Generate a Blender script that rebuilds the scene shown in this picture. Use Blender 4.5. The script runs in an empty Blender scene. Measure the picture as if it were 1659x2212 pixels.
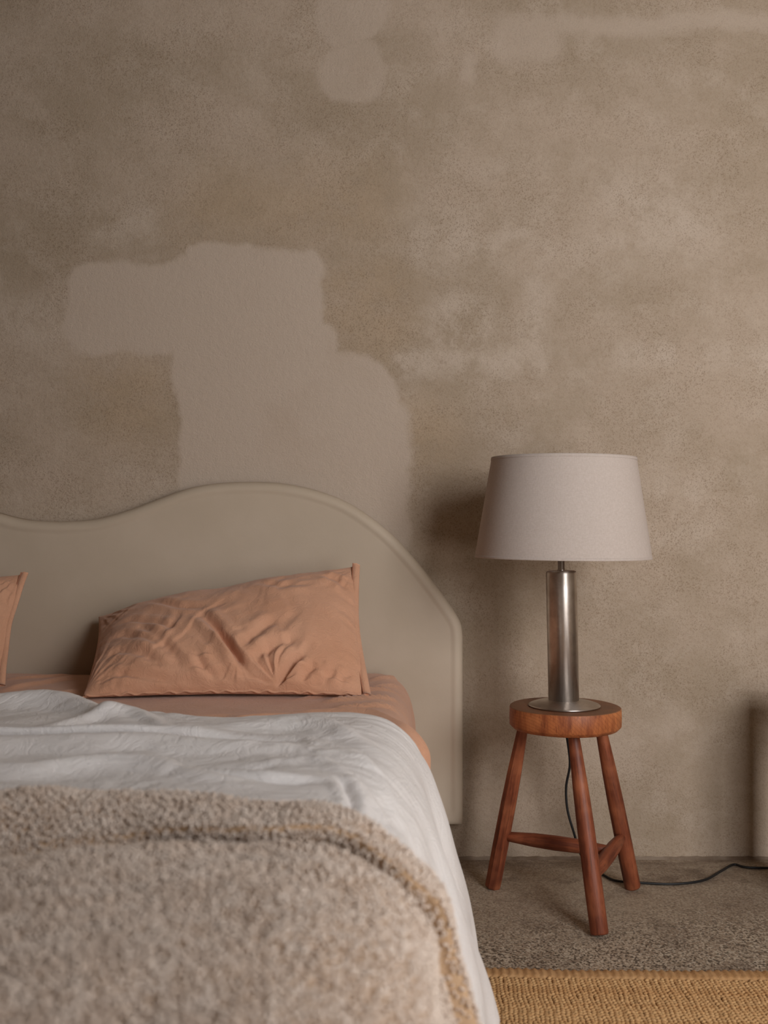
import bpy, bmesh, math, random
import numpy as np
from mathutils import Vector, Matrix

# ------------------------------------------------------------------ scene, camera, light
S = bpy.context.scene
COL = S.collection
F = 2240.0            # focal length in pixels of the 1659 x 2212 frame
CAM_H = 0.90          # lens height above the floor (m)
HOR = 1130.0          # pixel row of the horizon
WALL_Y = 2.78         # distance of the plastered wall from the lens

cam_d = bpy.data.cameras.new('camera')
cam = bpy.data.objects.new('camera', cam_d)
COL.objects.link(cam)
cam.location = (0, 0, CAM_H)
cam.rotation_euler = (math.radians(90), 0, 0)
cam_d.sensor_fit = 'VERTICAL'
cam_d.sensor_height = 36.0
cam_d.lens = 36.0 * F / 2212.0
cam_d.shift_y = (HOR - 1106.0) / 2212.0
cam_d.clip_start = 0.02
cam_d.dof.use_dof = True
cam_d.dof.focus_distance = 2.45
cam_d.dof.aperture_fstop = 3.8
S.camera = cam

S.view_settings.view_transform = 'Standard'
S.view_settings.look = 'None'
S.view_settings.gamma = 1.0
S.view_settings.use_curve_mapping = False
S.view_settings.exposure = 0.0
try:
    S.cycles.use_denoising = True
    S.cycles.max_bounces = 6
    S.cycles.glossy_bounces = 3
    S.cycles.transmission_bounces = 3
    S.cycles.diffuse_bounces = 3
    S.cycles.adaptive_threshold = 0.05
    S.cycles.caustics_reflective = False
    S.cycles.caustics_refractive = False
except Exception:
    pass

world = bpy.data.worlds.new('overcast_sky')
S.world = world
world.use_nodes = True
bg = world.node_tree.nodes['Background']
bg.inputs['Color'].default_value = (0.93, 0.96, 1.0, 1)
bg.inputs['Strength'].default_value = 1.0
try:
    world.cycles.sampling_method = 'NONE'      # the window lamps below carry the daylight
except Exception:
    pass

# the window behind the photographer, to the right (see wall_front below)
WIN = dict(x0=0.95, x1=2.20, z0=0.12, z1=2.40, y=-0.45)
SILL = 1.05            # below this height the window looks out on the darker ground


def daylight(name, z0, z1, watts, col):
    ld = bpy.data.lights.new(name, 'AREA')
    ld.shape = 'RECTANGLE'
    ld.size = WIN['x1'] - WIN['x0']
    ld.size_y = z1 - z0
    ld.energy = watts
    ld.color = col
    lo = bpy.data.objects.new(name, ld)
    COL.objects.link(lo)
    lo.location = ((WIN['x0'] + WIN['x1']) / 2, WIN['y'] - 0.14, (z0 + z1) / 2)
    lo.rotation_euler = (math.radians(90), 0, 0)


daylight('window_sky_light', SILL, WIN['z1'], 82.0, (1.0, 1.0, 1.02))
daylight('window_ground_light', WIN['z0'], SILL, 20.0, (1.0, 0.97, 0.93))


# ------------------------------------------------------------------ helpers
def srgb(r, g, b):
    f = lambda c: (c / 255 / 12.92) if c / 255 <= 0.04045 else ((c / 255 + 0.055) / 1.055) ** 2.4
    return (f(r), f(g), f(b), 1.0)


def P(px, py, d):
    """photo pixel at distance d -> place in the room"""
    return ((px - 829.5) / F * d, d, CAM_H - (py - HOR) / F * d)


def bedxy(px, py, z=0.55):
    d = (CAM_H - z) * F / (py - HOR)
    return ((px - 829.5) / F * d, d)


def tag(o, label=None, cat=None, group=None, kind=None):
    if label: o['label'] = label
    if cat: o['category'] = cat
    if group: o['group'] = group
    if kind: o['kind'] = kind
    return o


def link(name, me, mat=None, parent=None, smooth=True):
    o = bpy.data.objects.new(name, me)
    COL.objects.link(o)
    if mat is not None and not me.materials:
        me.materials.append(mat)
    if smooth:
        me.polygons.foreach_set('use_smooth', [True] * len(me.polygons))
    if parent is not None:
        o.parent = parent
    return o


def mesh(name, verts, faces):
    me = bpy.data.meshes.new(name)
    me.from_pydata([tuple(map(float, v)) for v in verts], [], [tuple(int(i) for i in f) for f in faces])
    me.update()
    return me


def empty(name, loc):
    o = bpy.data.objects.new(name, None)
    o.empty_display_size = 0.05
    COL.objects.link(o)
    o.location = loc
    return o


def bm_obj(name, bm, mat, parent=None, smooth=True):
    me = bpy.data.meshes.new(name)
    bmesh.ops.recalc_face_normals(bm, faces=bm.faces[:])
    bm.to_mesh(me)
    bm.free()
    return link(name, me, mat, parent, smooth)


def box(bm, x0, x1, y0, y1, z0, z1):
    r = bmesh.ops.create_cube(bm, size=1.0)
    for v in r['verts']:
        v.co = Vector(((x0 + x1) / 2 + v.co.x * (x1 - x0), (y0 + y1) / 2 + v.co.y * (y1 - y0),
                       (z0 + z1) / 2 + v.co.z * (z1 - z0)))
    return r['verts']


def lathe_mesh(name, prof, n=64, wob=None):
    """prof: list of (r, z); closes on the axis where r == 0"""
    vs, fs, rings = [], [], []
    for (r, z) in prof:
        if r <= 1e-7:
            rings.append([len(vs)]); vs.append((0, 0, z))
        else:
            ring = []
            for k in range(n):
                a = 2 * math.pi * k / n
                rr = r * (wob(a, z) if wob else 1.0)
                ring.append(len(vs)); vs.append((rr * math.cos(a), rr * math.sin(a), z))
            rings.append(ring)
    for a, b in zip(rings[:-1], rings[1:]):
        if len(a) == 1 and len(b) == 1: continue
        for k in range(n):
            k2 = (k + 1) % n
            if len(a) == 1: fs.append((a[0], b[k2], b[k]))
            elif len(b) == 1: fs.append((a[k], a[k2], b[0]))
            else: fs.append((a[k], a[k2], b[k2], b[k]))
    return mesh(name, vs, fs)


def catmull(pts, n=12):
    pts = [np.array(p, float) for p in pts]
    P_ = [2 * pts[0] - pts[1]] + pts + [2 * pts[-1] - pts[-2]]
    out = []
    for i in range(1, len(P_) - 2):
        p0, p1, p2, p3 = P_[i - 1:i + 3]
        for k in range(n):
            t = k / n
            out.append(0.5 * ((2 * p1) + (-p0 + p2) * t + (2 * p0 - 5 * p1 + 4 * p2 - p3) * t * t
                              + (-p0 + 3 * p1 - 3 * p2 + p3) * t ** 3))
    out.append(pts[-1])
    return np.array(out)


def tube_mesh(name, path, rad, n=10):
    path = np.array(path, float)
    m = len(path)
    rad = np.full(m, rad) if np.isscalar(rad) else np.array(rad)
    tang = np.gradient(path, axis=0)
    tang /= np.linalg.norm(tang, axis=1)[:, None] + 1e-12
    up = np.array([0.0, 0.0, 1.0]) if abs(tang[0][2]) < 0.9 else np.array([1.0, 0, 0])
    vs, fs = [], []
    nrm = np.cross(tang[0], up); nrm /= np.linalg.norm(nrm)
    for i in range(m):
        nrm = nrm - tang[i] * np.dot(nrm, tang[i]); nrm /= np.linalg.norm(nrm)
        bi = np.cross(tang[i], nrm)
        for k in range(n):
            a = 2 * math.pi * k / n
            vs.append(path[i] + rad[i] * (math.cos(a) * nrm + math.sin(a) * bi))
    for i in range(m - 1):
        for k in range(n):
            k2 = (k + 1) % n
            fs.append((i * n + k, i * n + k2, (i + 1) * n + k2, (i + 1) * n + k))
    fs.append(tuple(range(n - 1, -1, -1)))
    fs.append(tuple((m - 1) * n + k for k in range(n)))
    return mesh(name, vs, fs)


# value noise ---------------------------------------------------------------
def _hash(ix, iy, seed):
    h = (ix.astype(np.int64) * 374761393 + iy.astype(np.int64) * 668265263 + seed * 1442695041) & 0x7fffffff
    h = ((h ^ (h >> 13)) * 1274126177) & 0x7fffffff
    h = h ^ (h >> 16)
    return (h & 0xffff) / 65535.0


def vnoise(x, y, seed=0):
    x = np.asarray(x, float); y = np.asarray(y, float)
    ix = np.floor(x); iy = np.floor(y)
    fx = x - ix; fy = y - iy
    fx = fx * fx * fx * (fx * (fx * 6 - 15) + 10)
    fy = fy * fy * fy * (fy * (fy * 6 - 15) + 10)
    a = _hash(ix, iy, seed); b = _hash(ix + 1, iy, seed)
    c = _hash(ix, iy + 1, seed); d = _hash(ix + 1, iy + 1, seed)
    return ((a * (1 - fx) + b * fx) * (1 - fy) + (c * (1 - fx) + d * fx) * fy) * 2 - 1


def fbm(x, y, seed=0, octv=4, gain=0.5):
    s = 0; a = 1.0
    for k in range(octv):
        s = s + a * vnoise(x * 2 ** k + 17.3 * k, y * 2 ** k - 9.1 * k, seed + k)
        a *= gain
    return s


def smooth01(x):
    x = np.clip(x, 0, 1)
    return x * x * (3 - 2 * x)


def poly_dist(U, V, pts):
    """distance to a polyline, signed side and position 0..1 along it"""
    pts = np.array(pts, float)
    seg = np.linalg.norm(np.diff(pts, axis=0), axis=1)
    tot = seg.sum()
    best = np.full(U.shape, 1e9); tpos = np.zeros(U.shape); side = np.zeros(U.shape)
    acc = 0.0
    for (a, b, L) in zip(pts[:-1], pts[1:], seg):
        d = (b - a) / L
        s = np.clip((U - a[0]) * d[0] + (V - a[1]) * d[1], 0, L)
        ex = U - a[0] - s * d[0]; ey = V - a[1] - s * d[1]
        dist = np.hypot(ex, ey)
        m = dist < best
        best = np.where(m, dist, best)
        tpos = np.where(m, (acc + s) / tot, tpos)
        side = np.where(m, np.sign(d[0] * ey - d[1] * ex), side)
        acc += L
    return best, side, tpos


def taper(t, a=0.25, b=0.25):
    return smooth01(t / a) * smooth01((1 - t) / b)


def ridge(U, V, pts, amp, w1, w2=None, ta=0.25, tb=0.25):
    """a fold: gaussian across, with different widths left (w1) and right (w2) of the line"""
    w2 = w1 if w2 is None else w2
    d, s, t = poly_dist(U, V, pts)
    w = np.where(s > 0, w1, w2)
    return amp * np.exp(-(d / w) ** 2) * taper(t, ta, tb)


def crease(U, V, pts, amp, w, ta=0.3, tb=0.3):
    """a pinched line with cushions on both sides"""
    d, s, t = poly_dist(U, V, pts)
    return amp * taper(t, ta, tb) * (-1.0 * np.exp(-(d / w) ** 2) + 0.55 * np.exp(-((d - 2.1 * w) / (1.2 * w)) ** 2))


def grid_mesh(name, X, Y, Z):
    nu, nv = X.shape
    co = np.stack([X, Y, Z], axis=-1).reshape(-1, 3).astype(np.float32)
    idx = np.arange(nu * nv).reshape(nu, nv)
    quads = np.stack([idx[:-1, :-1], idx[1:, :-1], idx[1:, 1:], idx[:-1, 1:]], axis=-1).reshape(-1, 4)
    me = bpy.data.meshes.new(name)
    me.vertices.add(len(co)); me.vertices.foreach_set('co', co.ravel())
    me.loops.add(quads.size); me.loops.foreach_set('vertex_index', quads.ravel().astype(np.int32))
    me.polygons.add(len(quads))
    me.polygons.foreach_set('loop_start', np.arange(0, quads.size, 4, dtype=np.int32))
    me.update(calc_edges=True)
    me.validate()
    return me


# ------------------------------------------------------------------ materials
class NT:
    def __init__(self, name):
        self.m = bpy.data.materials.new(name)
        self.m.use_nodes = True
        self.t = self.m.node_tree
        self.t.nodes.clear()
        self.out = self.t.nodes.new('ShaderNodeOutputMaterial')
        self.b = self.t.nodes.new('ShaderNodeBsdfPrincipled')
        self.t.links.new(self.b.outputs[0], self.out.inputs[0])
        self.tc = self.t.nodes.new('ShaderNodeTexCoord')

    def n(self, typ, **kw):
        nd = self.t.nodes.new('ShaderNode' + typ)
        for k, v in kw.items(): setattr(nd, k, v)
        return nd

    def set(self, sock, v):
        if hasattr(v, 'is_linked') or isinstance(v, bpy.types.NodeSocket):
            self.t.links.new(v, sock)
        else:
            sock.default_value = v

    def math(self, op, a, b=0.0, c=None):
        nd = self.n('Math', operation=op)
        self.set(nd.inputs[0], a); self.set(nd.inputs[1], b)
        if c is not None: self.set(nd.inputs[2], c)
        return nd.outputs[0]

    def vmath(self, op, a, b=(0, 0, 0)):
        nd = self.n('VectorMath', operation=op)
        self.set(nd.inputs[0], a)
        if op not in ('ABSOLUTE', 'LENGTH'):
            self.set(nd.inputs[1] if op != 'SCALE' else nd.inputs['Scale'], b)
        return nd.outputs['Value'] if op == 'LENGTH' else nd.outputs[0]

    def noise(self, vec, scale, detail=4, rough=0.5, color=False, dist=0.0):
        nd = self.n('TexNoise')
        self.set(nd.inputs['Vector'], vec)
        nd.inputs['Scale'].default_value = scale
        nd.inputs['Detail'].default_value = detail
        nd.inputs['Roughness'].default_value = rough
        nd.inputs['Distortion'].default_value = dist
        return nd.outputs['Color' if color else 'Fac']

    def mapping(self, vec, scale=(1, 1, 1), rot=(0, 0, 0), loc=(0, 0, 0)):
        nd = self.n('Mapping')
        self.set(nd.inputs['Vector'], vec)
        nd.inputs['Scale'].default_value = scale
        nd.inputs['Rotation'].default_value = rot
        nd.inputs['Location'].default_value = loc
        return nd.outputs[0]

    def remap(self, v, a, b, c=0.0, d=1.0, smooth=True):
        nd = self.n('MapRange')
        nd.interpolation_type = 'SMOOTHSTEP' if smooth else 'LINEAR'
        self.set(nd.inputs['Value'], v)
        nd.inputs['From Min'].default_value = a; nd.inputs['From Max'].default_value = b
        nd.inputs['To Min'].default_value = c; nd.inputs['To Max'].default_value = d
        return nd.outputs[0]

    def mix(self, f, a, b, blend='MIX'):
        nd = self.n('Mix', data_type='RGBA', blend_type=blend)
        self.set(nd.inputs[0], f)
        self.set(nd.inputs[6], a); self.set(nd.inputs[7], b)
        return nd.outputs[2]

    def bump(self, h, strength=0.3, dist=0.01, normal=None):
        nd = self.n('Bump')
        self.set(nd.inputs['Height'], h)
        nd.inputs['Strength'].default_value = strength
        nd.inputs['Distance'].default_value = dist
        if normal is not None: self.t.links.new(normal, nd.inputs['Normal'])
        return nd.outputs[0]

    def done(self, color=None, rough=0.8, normal=None, metal=0.0, sheen=0.0, spec=0.5, **kw):
        b = self.b
        if color is not None: self.set(b.inputs['Base Color'], color)
        self.set(b.inputs['Roughness'], rough)
        b.inputs['Metallic'].default_value = metal
        b.inputs['Specular IOR Level'].default_value = spec
        b.inputs['Sheen Weight'].default_value = sheen
        if normal is not None: self.t.links.new(normal, b.inputs['Normal'])
        for k, v in kw.items(): self.set(b.inputs[k], v)
        return self.m


def wall_xz(px, py):
    k = WALL_Y / F
    return ((px - 829.5) * k, CAM_H - (py - HOR) * k)


def mat_plaster():
    t = NT('limewashed_plaster')
    pos = t.n('NewGeometry').outputs['Position']
    big = t.vmath('SUBTRACT', t.noise(pos, 3.2, 2, 0.55, True), (0.5, 0.5, 0.5))
    fine = t.vmath('SUBTRACT', t.noise(pos, 21.0, 3, 0.6, True), (0.5, 0.5, 0.5))
    v = t.vmath('ADD', pos, t.vmath('SCALE', big, 0.10))
    v = t.vmath('ADD', v, t.vmath('SCALE', fine, 0.035))
    v = t.vmath('MULTIPLY', v, (1, 0, 1))

    def patch(x0, y0, x1, y1, r, soft):
        X0, Z0 = wall_xz(x0, y1); X1, Z1 = wall_xz(x1, y0)
        r *= WALL_Y / F; soft *= WALL_Y / F
        q = t.vmath('ABSOLUTE', t.vmath('SUBTRACT', v, ((X0 + X1) / 2, 0, (Z0 + Z1) / 2)))
        q = t.vmath('MAXIMUM', t.vmath('SUBTRACT', q, ((X1 - X0) / 2 - r, 0, (Z1 - Z0) / 2 - r)), (0, 0, 0))
        return t.remap(t.vmath('LENGTH', q), r - soft, r + soft, 1.0, 0.0)

    def union(lst):
        o = lst[0]
        for p in lst[1:]: o = t.math('MAXIMUM', o, p)
        return o

    smoothp = union([patch(140, 560, 460, 756, 45, 9), patch(400, 536, 692, 820, 40, 8),
                     patch(384, 700, 720, 1420, 30, 9), patch(600, 765, 868, 940, 85, 9),
                     patch(600, 850, 884, 1420, 40, 12)])
    blobs = union([patch(668, -40, 838, 105, 60, 11), patch(685, 95, 838, 232, 66, 11),
                   patch(1060, 38, 1228, 132, 40, 24), patch(1150, 34, 1700, 76, 20, 16),
                   patch(990, 110, 1024, 172, 15, 14)])
    wisps = union([patch(860, 752, 1180, 812, 26, 22), patch(1330, 742, 1720, 800, 24, 30),
                   patch(930, 640, 1062, 770, 40, 34), patch(1130, 600, 1180, 790, 24, 30),
                   patch(1280, 380, 1560, 560, 60, 80), patch(900, 470, 1230, 560, 40, 60),
                   patch(200, 430, 330, 520, 30, 40), patch(-200, 650, 120, 760, 30, 50),
                   patch(1380, 1010, 1560, 1170, 60, 50)])
    ochre = union([patch(690, 560, 900, 770, 60, 60), patch(380, 370, 850, 520, 60, 90),
                   patch(850, 860, 1000, 1010, 60, 60), patch(180, 770, 370, 960, 50, 60)])
    # brushy cloudiness of the lime coat
    str1 = t.noise(t.mapping(pos, (1.0, 1.0, 1.25)), 2.6, 6, 0.66)
    str2 = t.noise(t.mapping(pos, (1.0, 1.0, 1.15), loc=(4, 2, 7)), 7.5, 5, 0.70)
    grain = t.noise(pos, 330.0, 2, 0.65)
    grain2 = t.noise(pos, 95.0, 2, 0.7)
    c_dark = srgb(169, 151, 130); c_mid = srgb(186, 167, 148); c_lite = srgb(198, 181, 164)
    c_smooth = srgb(194, 176, 159)
    col = t.mix(t.remap(str1, 0.33, 0.68), c_dark, c_mid)
    col = t.mix(t.math('MULTIPLY', t.remap(str2, 0.45, 0.72), 0.42), col, c_lite)
    och = t.math('MULTIPLY', ochre, t.remap(str2, 0.3, 0.6, 0.1, 0.55))
    col = t.mix(och, col, srgb(177, 153, 124))
    wsp = t.math('MULTIPLY', wisps, t.remap(t.noise(pos, 11, 5, 0.7), 0.38, 0.6, 0.05, 0.75))
    col = t.mix(wsp, col, c_lite)
    # sandy pores show where the coat is thin
    pores = t.math('MULTIPLY', t.remap(grain, 0.52, 0.66), t.remap(t.noise(pos, 6.0, 4, 0.65), 0.34, 0.66, 0.16, 0.62))
    col = t.mix(pores, col, srgb(123, 102, 80))
    col = t.mix(t.math('MULTIPLY', t.remap(grain2, 0.5, 0.75), 0.22), col, srgb(144, 120, 94))
    cover = t.math('MAXIMUM', t.math('MULTIPLY', smoothp, 0.93), t.math('MULTIPLY', blobs, 0.6))
    smc = t.mix(t.math('MULTIPLY', t.remap(t.noise(pos, 5, 4, 0.6), 0.5, 0.75), 0.5), c_smooth, srgb(184, 164, 145))
    col = t.mix(cover, col, smc)
    hgt = t.math('ADD', t.math('MULTIPLY', grain, 0.8), t.noise(pos, 70, 3, 0.6))
    nrm = t.bump(hgt, 0.5, 0.004)
    return t.done(col, 0.92, nrm, spec=0.15)


def mat_plain(name, c, rough=0.85, bump=None, spec=0.3, var=None):
    t = NT(name)
    ob = t.tc.outputs['Object']
    col = c
    if var:
        col = t.mix(t.remap(t.noise(ob, var[0], 4, 0.6), 0.35, 0.65), c, var[1])
    nrm = t.bump(t.noise(ob, bump[0], 4, 0.6), bump[1], bump[2]) if bump else None
    return t.done(col, rough, nrm, spec=spec)


def mat_floor():
    t = NT('worn_terrazzo_concrete')
    pos = t.n('NewGeometry').outputs['Position']
    vo = t.n('TexVoronoi'); t.set(vo.inputs['Vector'], pos); vo.inputs['Scale'].default_value = 260.0
    vo.inputs['Randomness'].default_value = 1.0
    chip = t.n('SeparateColor'); t.t.links.new(vo.outputs['Color'], chip.inputs[0])
    soil = t.noise(pos, 3.0, 5, 0.6)
    base = t.mix(t.remap(soil, 0.35, 0.7), srgb(168, 150, 129), srgb(142, 122, 103))
    # polished ground chips show more clearly away from the wall
    sp = t.n('SeparateXYZ'); t.t.links.new(pos, sp.inputs[0])
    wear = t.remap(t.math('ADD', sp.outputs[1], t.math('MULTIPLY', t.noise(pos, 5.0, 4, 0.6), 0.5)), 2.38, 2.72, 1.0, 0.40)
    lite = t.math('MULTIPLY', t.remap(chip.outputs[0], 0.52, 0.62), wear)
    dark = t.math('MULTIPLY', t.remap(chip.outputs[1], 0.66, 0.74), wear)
    col = t.mix(t.math('MULTIPLY', lite, 0.9), base, srgb(200, 186, 166))
    col = t.mix(t.math('MULTIPLY', dark, 0.85), col, srgb(70, 56, 45))
    stain = t.math('MULTIPLY', t.remap(t.noise(pos, 7.0, 5, 0.65), 0.50, 0.72), 0.65)
    col = t.mix(stain, col, srgb(84, 65, 52))
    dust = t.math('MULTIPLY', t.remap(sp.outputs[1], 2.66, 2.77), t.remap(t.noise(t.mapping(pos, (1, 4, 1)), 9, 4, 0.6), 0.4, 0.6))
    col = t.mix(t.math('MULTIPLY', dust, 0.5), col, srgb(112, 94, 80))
    nrm = t.bump(t.math('ADD', t.noise(pos, 150, 3, 0.6), t.math('MULTIPLY', soil, 2.0)), 0.25, 0.003)
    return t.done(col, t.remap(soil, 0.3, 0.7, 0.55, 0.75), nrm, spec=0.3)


def mat_cloth(name, c1, c2, weave=900, wr=26, bs=0.35, sheen=0.15, rough=0.9, crinkle=0.5):
    t = NT(name)
    ob = t.tc.outputs['Object']
    wv = t.noise(t.mapping(ob, (1, 1, 0.35)), weave, 2, 0.6)
    wv2 = t.noise(t.mapping(ob, (0.3, 1, 1.2)), weave, 2, 0.6)
    cr = t.noise(ob, wr, 5, 0.6, dist=1.6)
    cr = t.math('ABSOLUTE', t.math('SUBTRACT', cr, 0.5))
    cr = t.remap(cr, 0.0, 0.09)
    sl = t.noise(ob, 9, 4, 0.6)
    col = t.mix(t.remap(sl, 0.3, 0.7), c1, c2)
    col = t.mix(t.math('MULTIPLY', t.remap(t.math('ADD', wv, wv2), 0.8, 1.25), 0.16), col, (c1[0] * .6, c1[1] * .58, c1[2] * .55, 1))
    h = t.math('ADD', t.math('MULTIPLY', t.math('ADD', wv, wv2), 0.12), t.math('MULTIPLY', cr, crinkle))
    nrm = t.bump(h, bs, 0.004)
    return t.done(col, rough, nrm, sheen=sheen, spec=0.2)


def mat_wood(name, dark, mid, lite, axis_scale, spots=True, rough=0.5, worn_top=False):
    t = NT(name)
    ob = t.tc.outputs['Object']
    m = t.mapping(ob, axis_scale)
    g1 = t.noise(m, 26.0, 6, 0.65, dist=0.5)
    g2 = t.noise(m, 110.0, 3, 0.6)
    big = t.noise(ob, 11.0, 3, 0.5)
    col = t.mix(t.remap(g1, 0.33, 0.68), dark, mid)
    col = t.mix(t.math('MULTIPLY', t.remap(big, 0.42, 0.68), 0.7), col, lite)
    col = t.mix(t.math('MULTIPLY', t.remap(g2, 0.55, 0.72), 0.5), col, (dark[0] * .45, dark[1] * .4, dark[2] * .4, 1))
    if spots:
        sp = t.math('MULTIPLY', t.remap(t.noise(m, 14.0, 3, 0.6), 0.68, 0.76), 0.75)
        col = t.mix(sp, col, (0.02, 0.011, 0.008, 1))
    if worn_top:
        # growth rings cut at a slant, and a top greyed by use
        wv = t.n('TexWave', wave_type='RINGS', rings_direction='Y')
        t.set(wv.inputs['Vector'], t.mapping(ob, (1, 0.25, 1), loc=(0.10, 0, 0.16)))
        wv.inputs['Scale'].default_value = 46.0; wv.inputs['Distortion'].default_value = 2.2; wv.inputs['Detail Scale'].default_value = 1.4
        col = t.mix(t.math('MULTIPLY', t.remap(wv.outputs['Fac'], 0.75, 1.0), 0.35), col, dark)
        sz = t.n('SeparateXYZ'); t.t.links.new(ob, sz.inputs[0])
        top = t.math('MULTIPLY', t.remap(sz.outputs[2], -0.0022, -0.0006), t.remap(t.noise(ob, 18, 4, 0.6), 0.25, 0.6, 0.45, 0.9))
        col = t.mix(top, col, srgb(122, 86, 62))
    nrm = t.bump(t.math('ADD', g1, t.math('MULTIPLY', g2, 0.5)), 0.3, 0.002)
    return t.done(col, rough, nrm, spec=0.35)


M = {}
M['plaster'] = mat_plaster()
M['plaster_plain'] = mat_plain('plain_plaster', srgb(176, 163, 147), 0.92, None, 0.15)
M['ceiling'] = mat_plain('raw_plaster_ceiling', srgb(138, 126, 112), 0.9, (60, 0.2, 0.004))
M['floor'] = mat_floor()
M['headboard'] = mat_plain('clay_coloured_paint', srgb(199, 182, 162), 0.62, (140, 0.10, 0.002), 0.3, (2.5, srgb(191, 174, 153)))
M['frame_white'] = mat_plain('white_window_paint', srgb(220, 214, 205), 0.5)
M['peach'] = mat_cloth('peach_percale_cotton', srgb(221, 169, 138), srgb(214, 160, 128), 1400, 30, 0.32, 0.2, 0.85, 0.45)
M['peach_dark'] = mat_cloth('peach_hem_stitching', srgb(184, 126, 98), srgb(172, 116, 90), 1400, 60, 0.3, 0.1, 0.9, 0.3)
M['linen'] = mat_cloth('white_linen', srgb(243, 239, 237), srgb(238, 233, 231), 800, 15, 0.36, 0.15, 0.9, 0.5)
M['mattress'] = mat_cloth('mattress_ticking', srgb(214, 206, 196), srgb(206, 198, 188))
M['fleece'] = mat_plain('blanket_backing', srgb(200, 168, 136), 0.95, (300, 0.5, 0.003), 0.1)
M['curl'] = mat_plain('cream_wool_curls', srgb(229, 214, 201), 0.95, None, 0.1, (40, srgb(219, 200, 184)))
M['shade'] = None
M['cable'] = mat_plain('black_rubber_cable', srgb(26, 25, 26), 0.45, None, 0.4)
M['seat_wood'] = mat_wood('oiled_cherry_seat', srgb(128, 68, 40), srgb(176, 104, 60), srgb(200, 128, 78), (2.6, 2.6, 0.5), spots=True, worn_top=True)
M['leg_wood'] = mat_wood('oiled_cherry_legs', srgb(92, 44, 28), srgb(140, 75, 48), srgb(170, 102, 68), (3.0, 3.0, 0.22))
M['dark_wood'] = mat_wood('dark_table_wood', srgb(70, 42, 28), srgb(92, 56, 36), srgb(104, 66, 44), (3, 3, 0.3))
M['jute'] = mat_plain('natural_jute', srgb(206, 167, 119), 0.9, None, 0.15, (60, srgb(188, 144, 97)))
M['jute_edge'] = mat_plain('jute_binding', srgb(200, 158, 112), 0.9, (260, 0.6, 0.003), 0.15, (30, srgb(186, 142, 96)))


def mat_steel():
    t = NT('brushed_steel')
    ob = t.tc.outputs['Object']
    st = t.noise(t.mapping(ob, (1, 1, 0.02)), 420, 3, 0.6)
    wear = t.noise(ob, 22, 4, 0.6)
    col = t.mix(t.remap(wear, 0.4, 0.7), srgb(205, 197, 190), srgb(184, 174, 165))
    nrm = t.bump(t.noise(t.mapping(ob, (0.05, 0.05, 1)), 900, 2, 0.6), 0.12, 0.0006)
    tg = t.n('Tangent', direction_type='RADIAL', axis='Z')
    return t.done(col, t.remap(t.math('ADD', st, wear), 0.7, 1.3, 0.34, 0.45), nrm, metal=1.0, Anisotropic=0.75, **{'Anisotropic Rotation': 0.25, 'Tangent': tg.outputs[0]})


def mat_shade():
    t = NT('ecru_linen_shade')
    ob = t.tc.outputs['Object']
    a = t.noise(t.mapping(ob, (1, 1, 0.25)), 520, 2, 0.6)
    b = t.noise(t.mapping(ob, (0.25, 0.25, 1.4)), 520, 2, 0.6)
    h = t.math('ADD', a, b)
    col = t.mix(t.remap(h, 0.75, 1.25), srgb(212, 199, 190), srgb(202, 188, 178))
    m = t.done(col, 0.9, t.bump(h, 0.25, 0.0015), spec=0.15)
    tr = t.n('BsdfTranslucent'); t.set(tr.inputs[0], srgb(226, 200, 178))
    mx = t.n('MixShader'); mx.inputs[0].default_value = 0.16
    t.t.links.new(t.b.outputs[0], mx.inputs[1]); t.t.links.new(tr.outputs[0], mx.inputs[2])
    t.t.links.new(mx.outputs[0], t.out.inputs[0])
    return m


def mat_pane():
    t = NT('clear_window_glass')
    tr = t.n('BsdfTransparent')
    gl = t.n('BsdfGlossy'); gl.inputs['Roughness'].default_value = 0.02
    mx = t.n('MixShader'); mx.inputs[0].default_value = 0.06
    t.t.links.new(tr.outputs[0], mx.inputs[1]); t.t.links.new(gl.outputs[0], mx.inputs[2])
    t.t.links.new(mx.outputs[0], t.out.inputs[0])
    return t.m


M['steel'] = mat_steel()
M['shade'] = mat_shade()
M['pane'] = mat_pane()

# ------------------------------------------------------------------ the room
RX0, RX1, RY0, RY1, RH = -2.75, 2.75, -0.45, WALL_Y, 2.85


def struct(name, boxes, mat):
    bm = bmesh.new()
    for b in boxes: box(bm, *b)
    o = bm_obj(name, bm, mat, smooth=False)
    o['kind'] = 'structure'
    return o


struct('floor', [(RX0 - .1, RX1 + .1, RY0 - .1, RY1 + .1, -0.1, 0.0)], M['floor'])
struct('ceiling', [(RX0 - .1, RX1 + .1, RY0 - .1, RY1 + .1, RH, RH + .1)], M['ceiling'])
struct('wall_back', [(RX0 - .1, RX1 + .1, RY1, RY1 + .1, 0, RH)], M['plaster'])
struct('wall_left', [(RX0 - .1, RX0, RY0, RY1, 0, RH)], M['plaster_plain'])
struct('wall_right', [(RX1, RX1 + .1, RY0, RY1, 0, RH)], M['plaster_plain'])
_r = random.Random(3)
_v, _f = [], []
for _i in range(401):
    _x = RX0 + (RX1 - RX0) * _i / 400
    _a = 0.005 + _r.uniform(0, .004); _h = 0.004 + _r.uniform(0, .003)
    _v += [(_x, RY1 + .002, _h + .003), (_x, RY1 - .0015, _h), (_x, RY1 - _a, 0.0012), (_x, RY1 - _a - .004, -0.001)]
for _i in range(400):
    for _j in range(3):
        _k = _i * 4 + _j
        _f.append((_k, _k + 4, _k + 5, _k + 1))
_o = link('trim_1', mesh('trim_1', _v, _f), mat_plain('dusty_mortar', srgb(150, 134, 118), 0.95, (120, 0.5, 0.004), 0.1, (9, srgb(116, 98, 82))))
_o['kind'] = 'structure'
w = WIN
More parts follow.
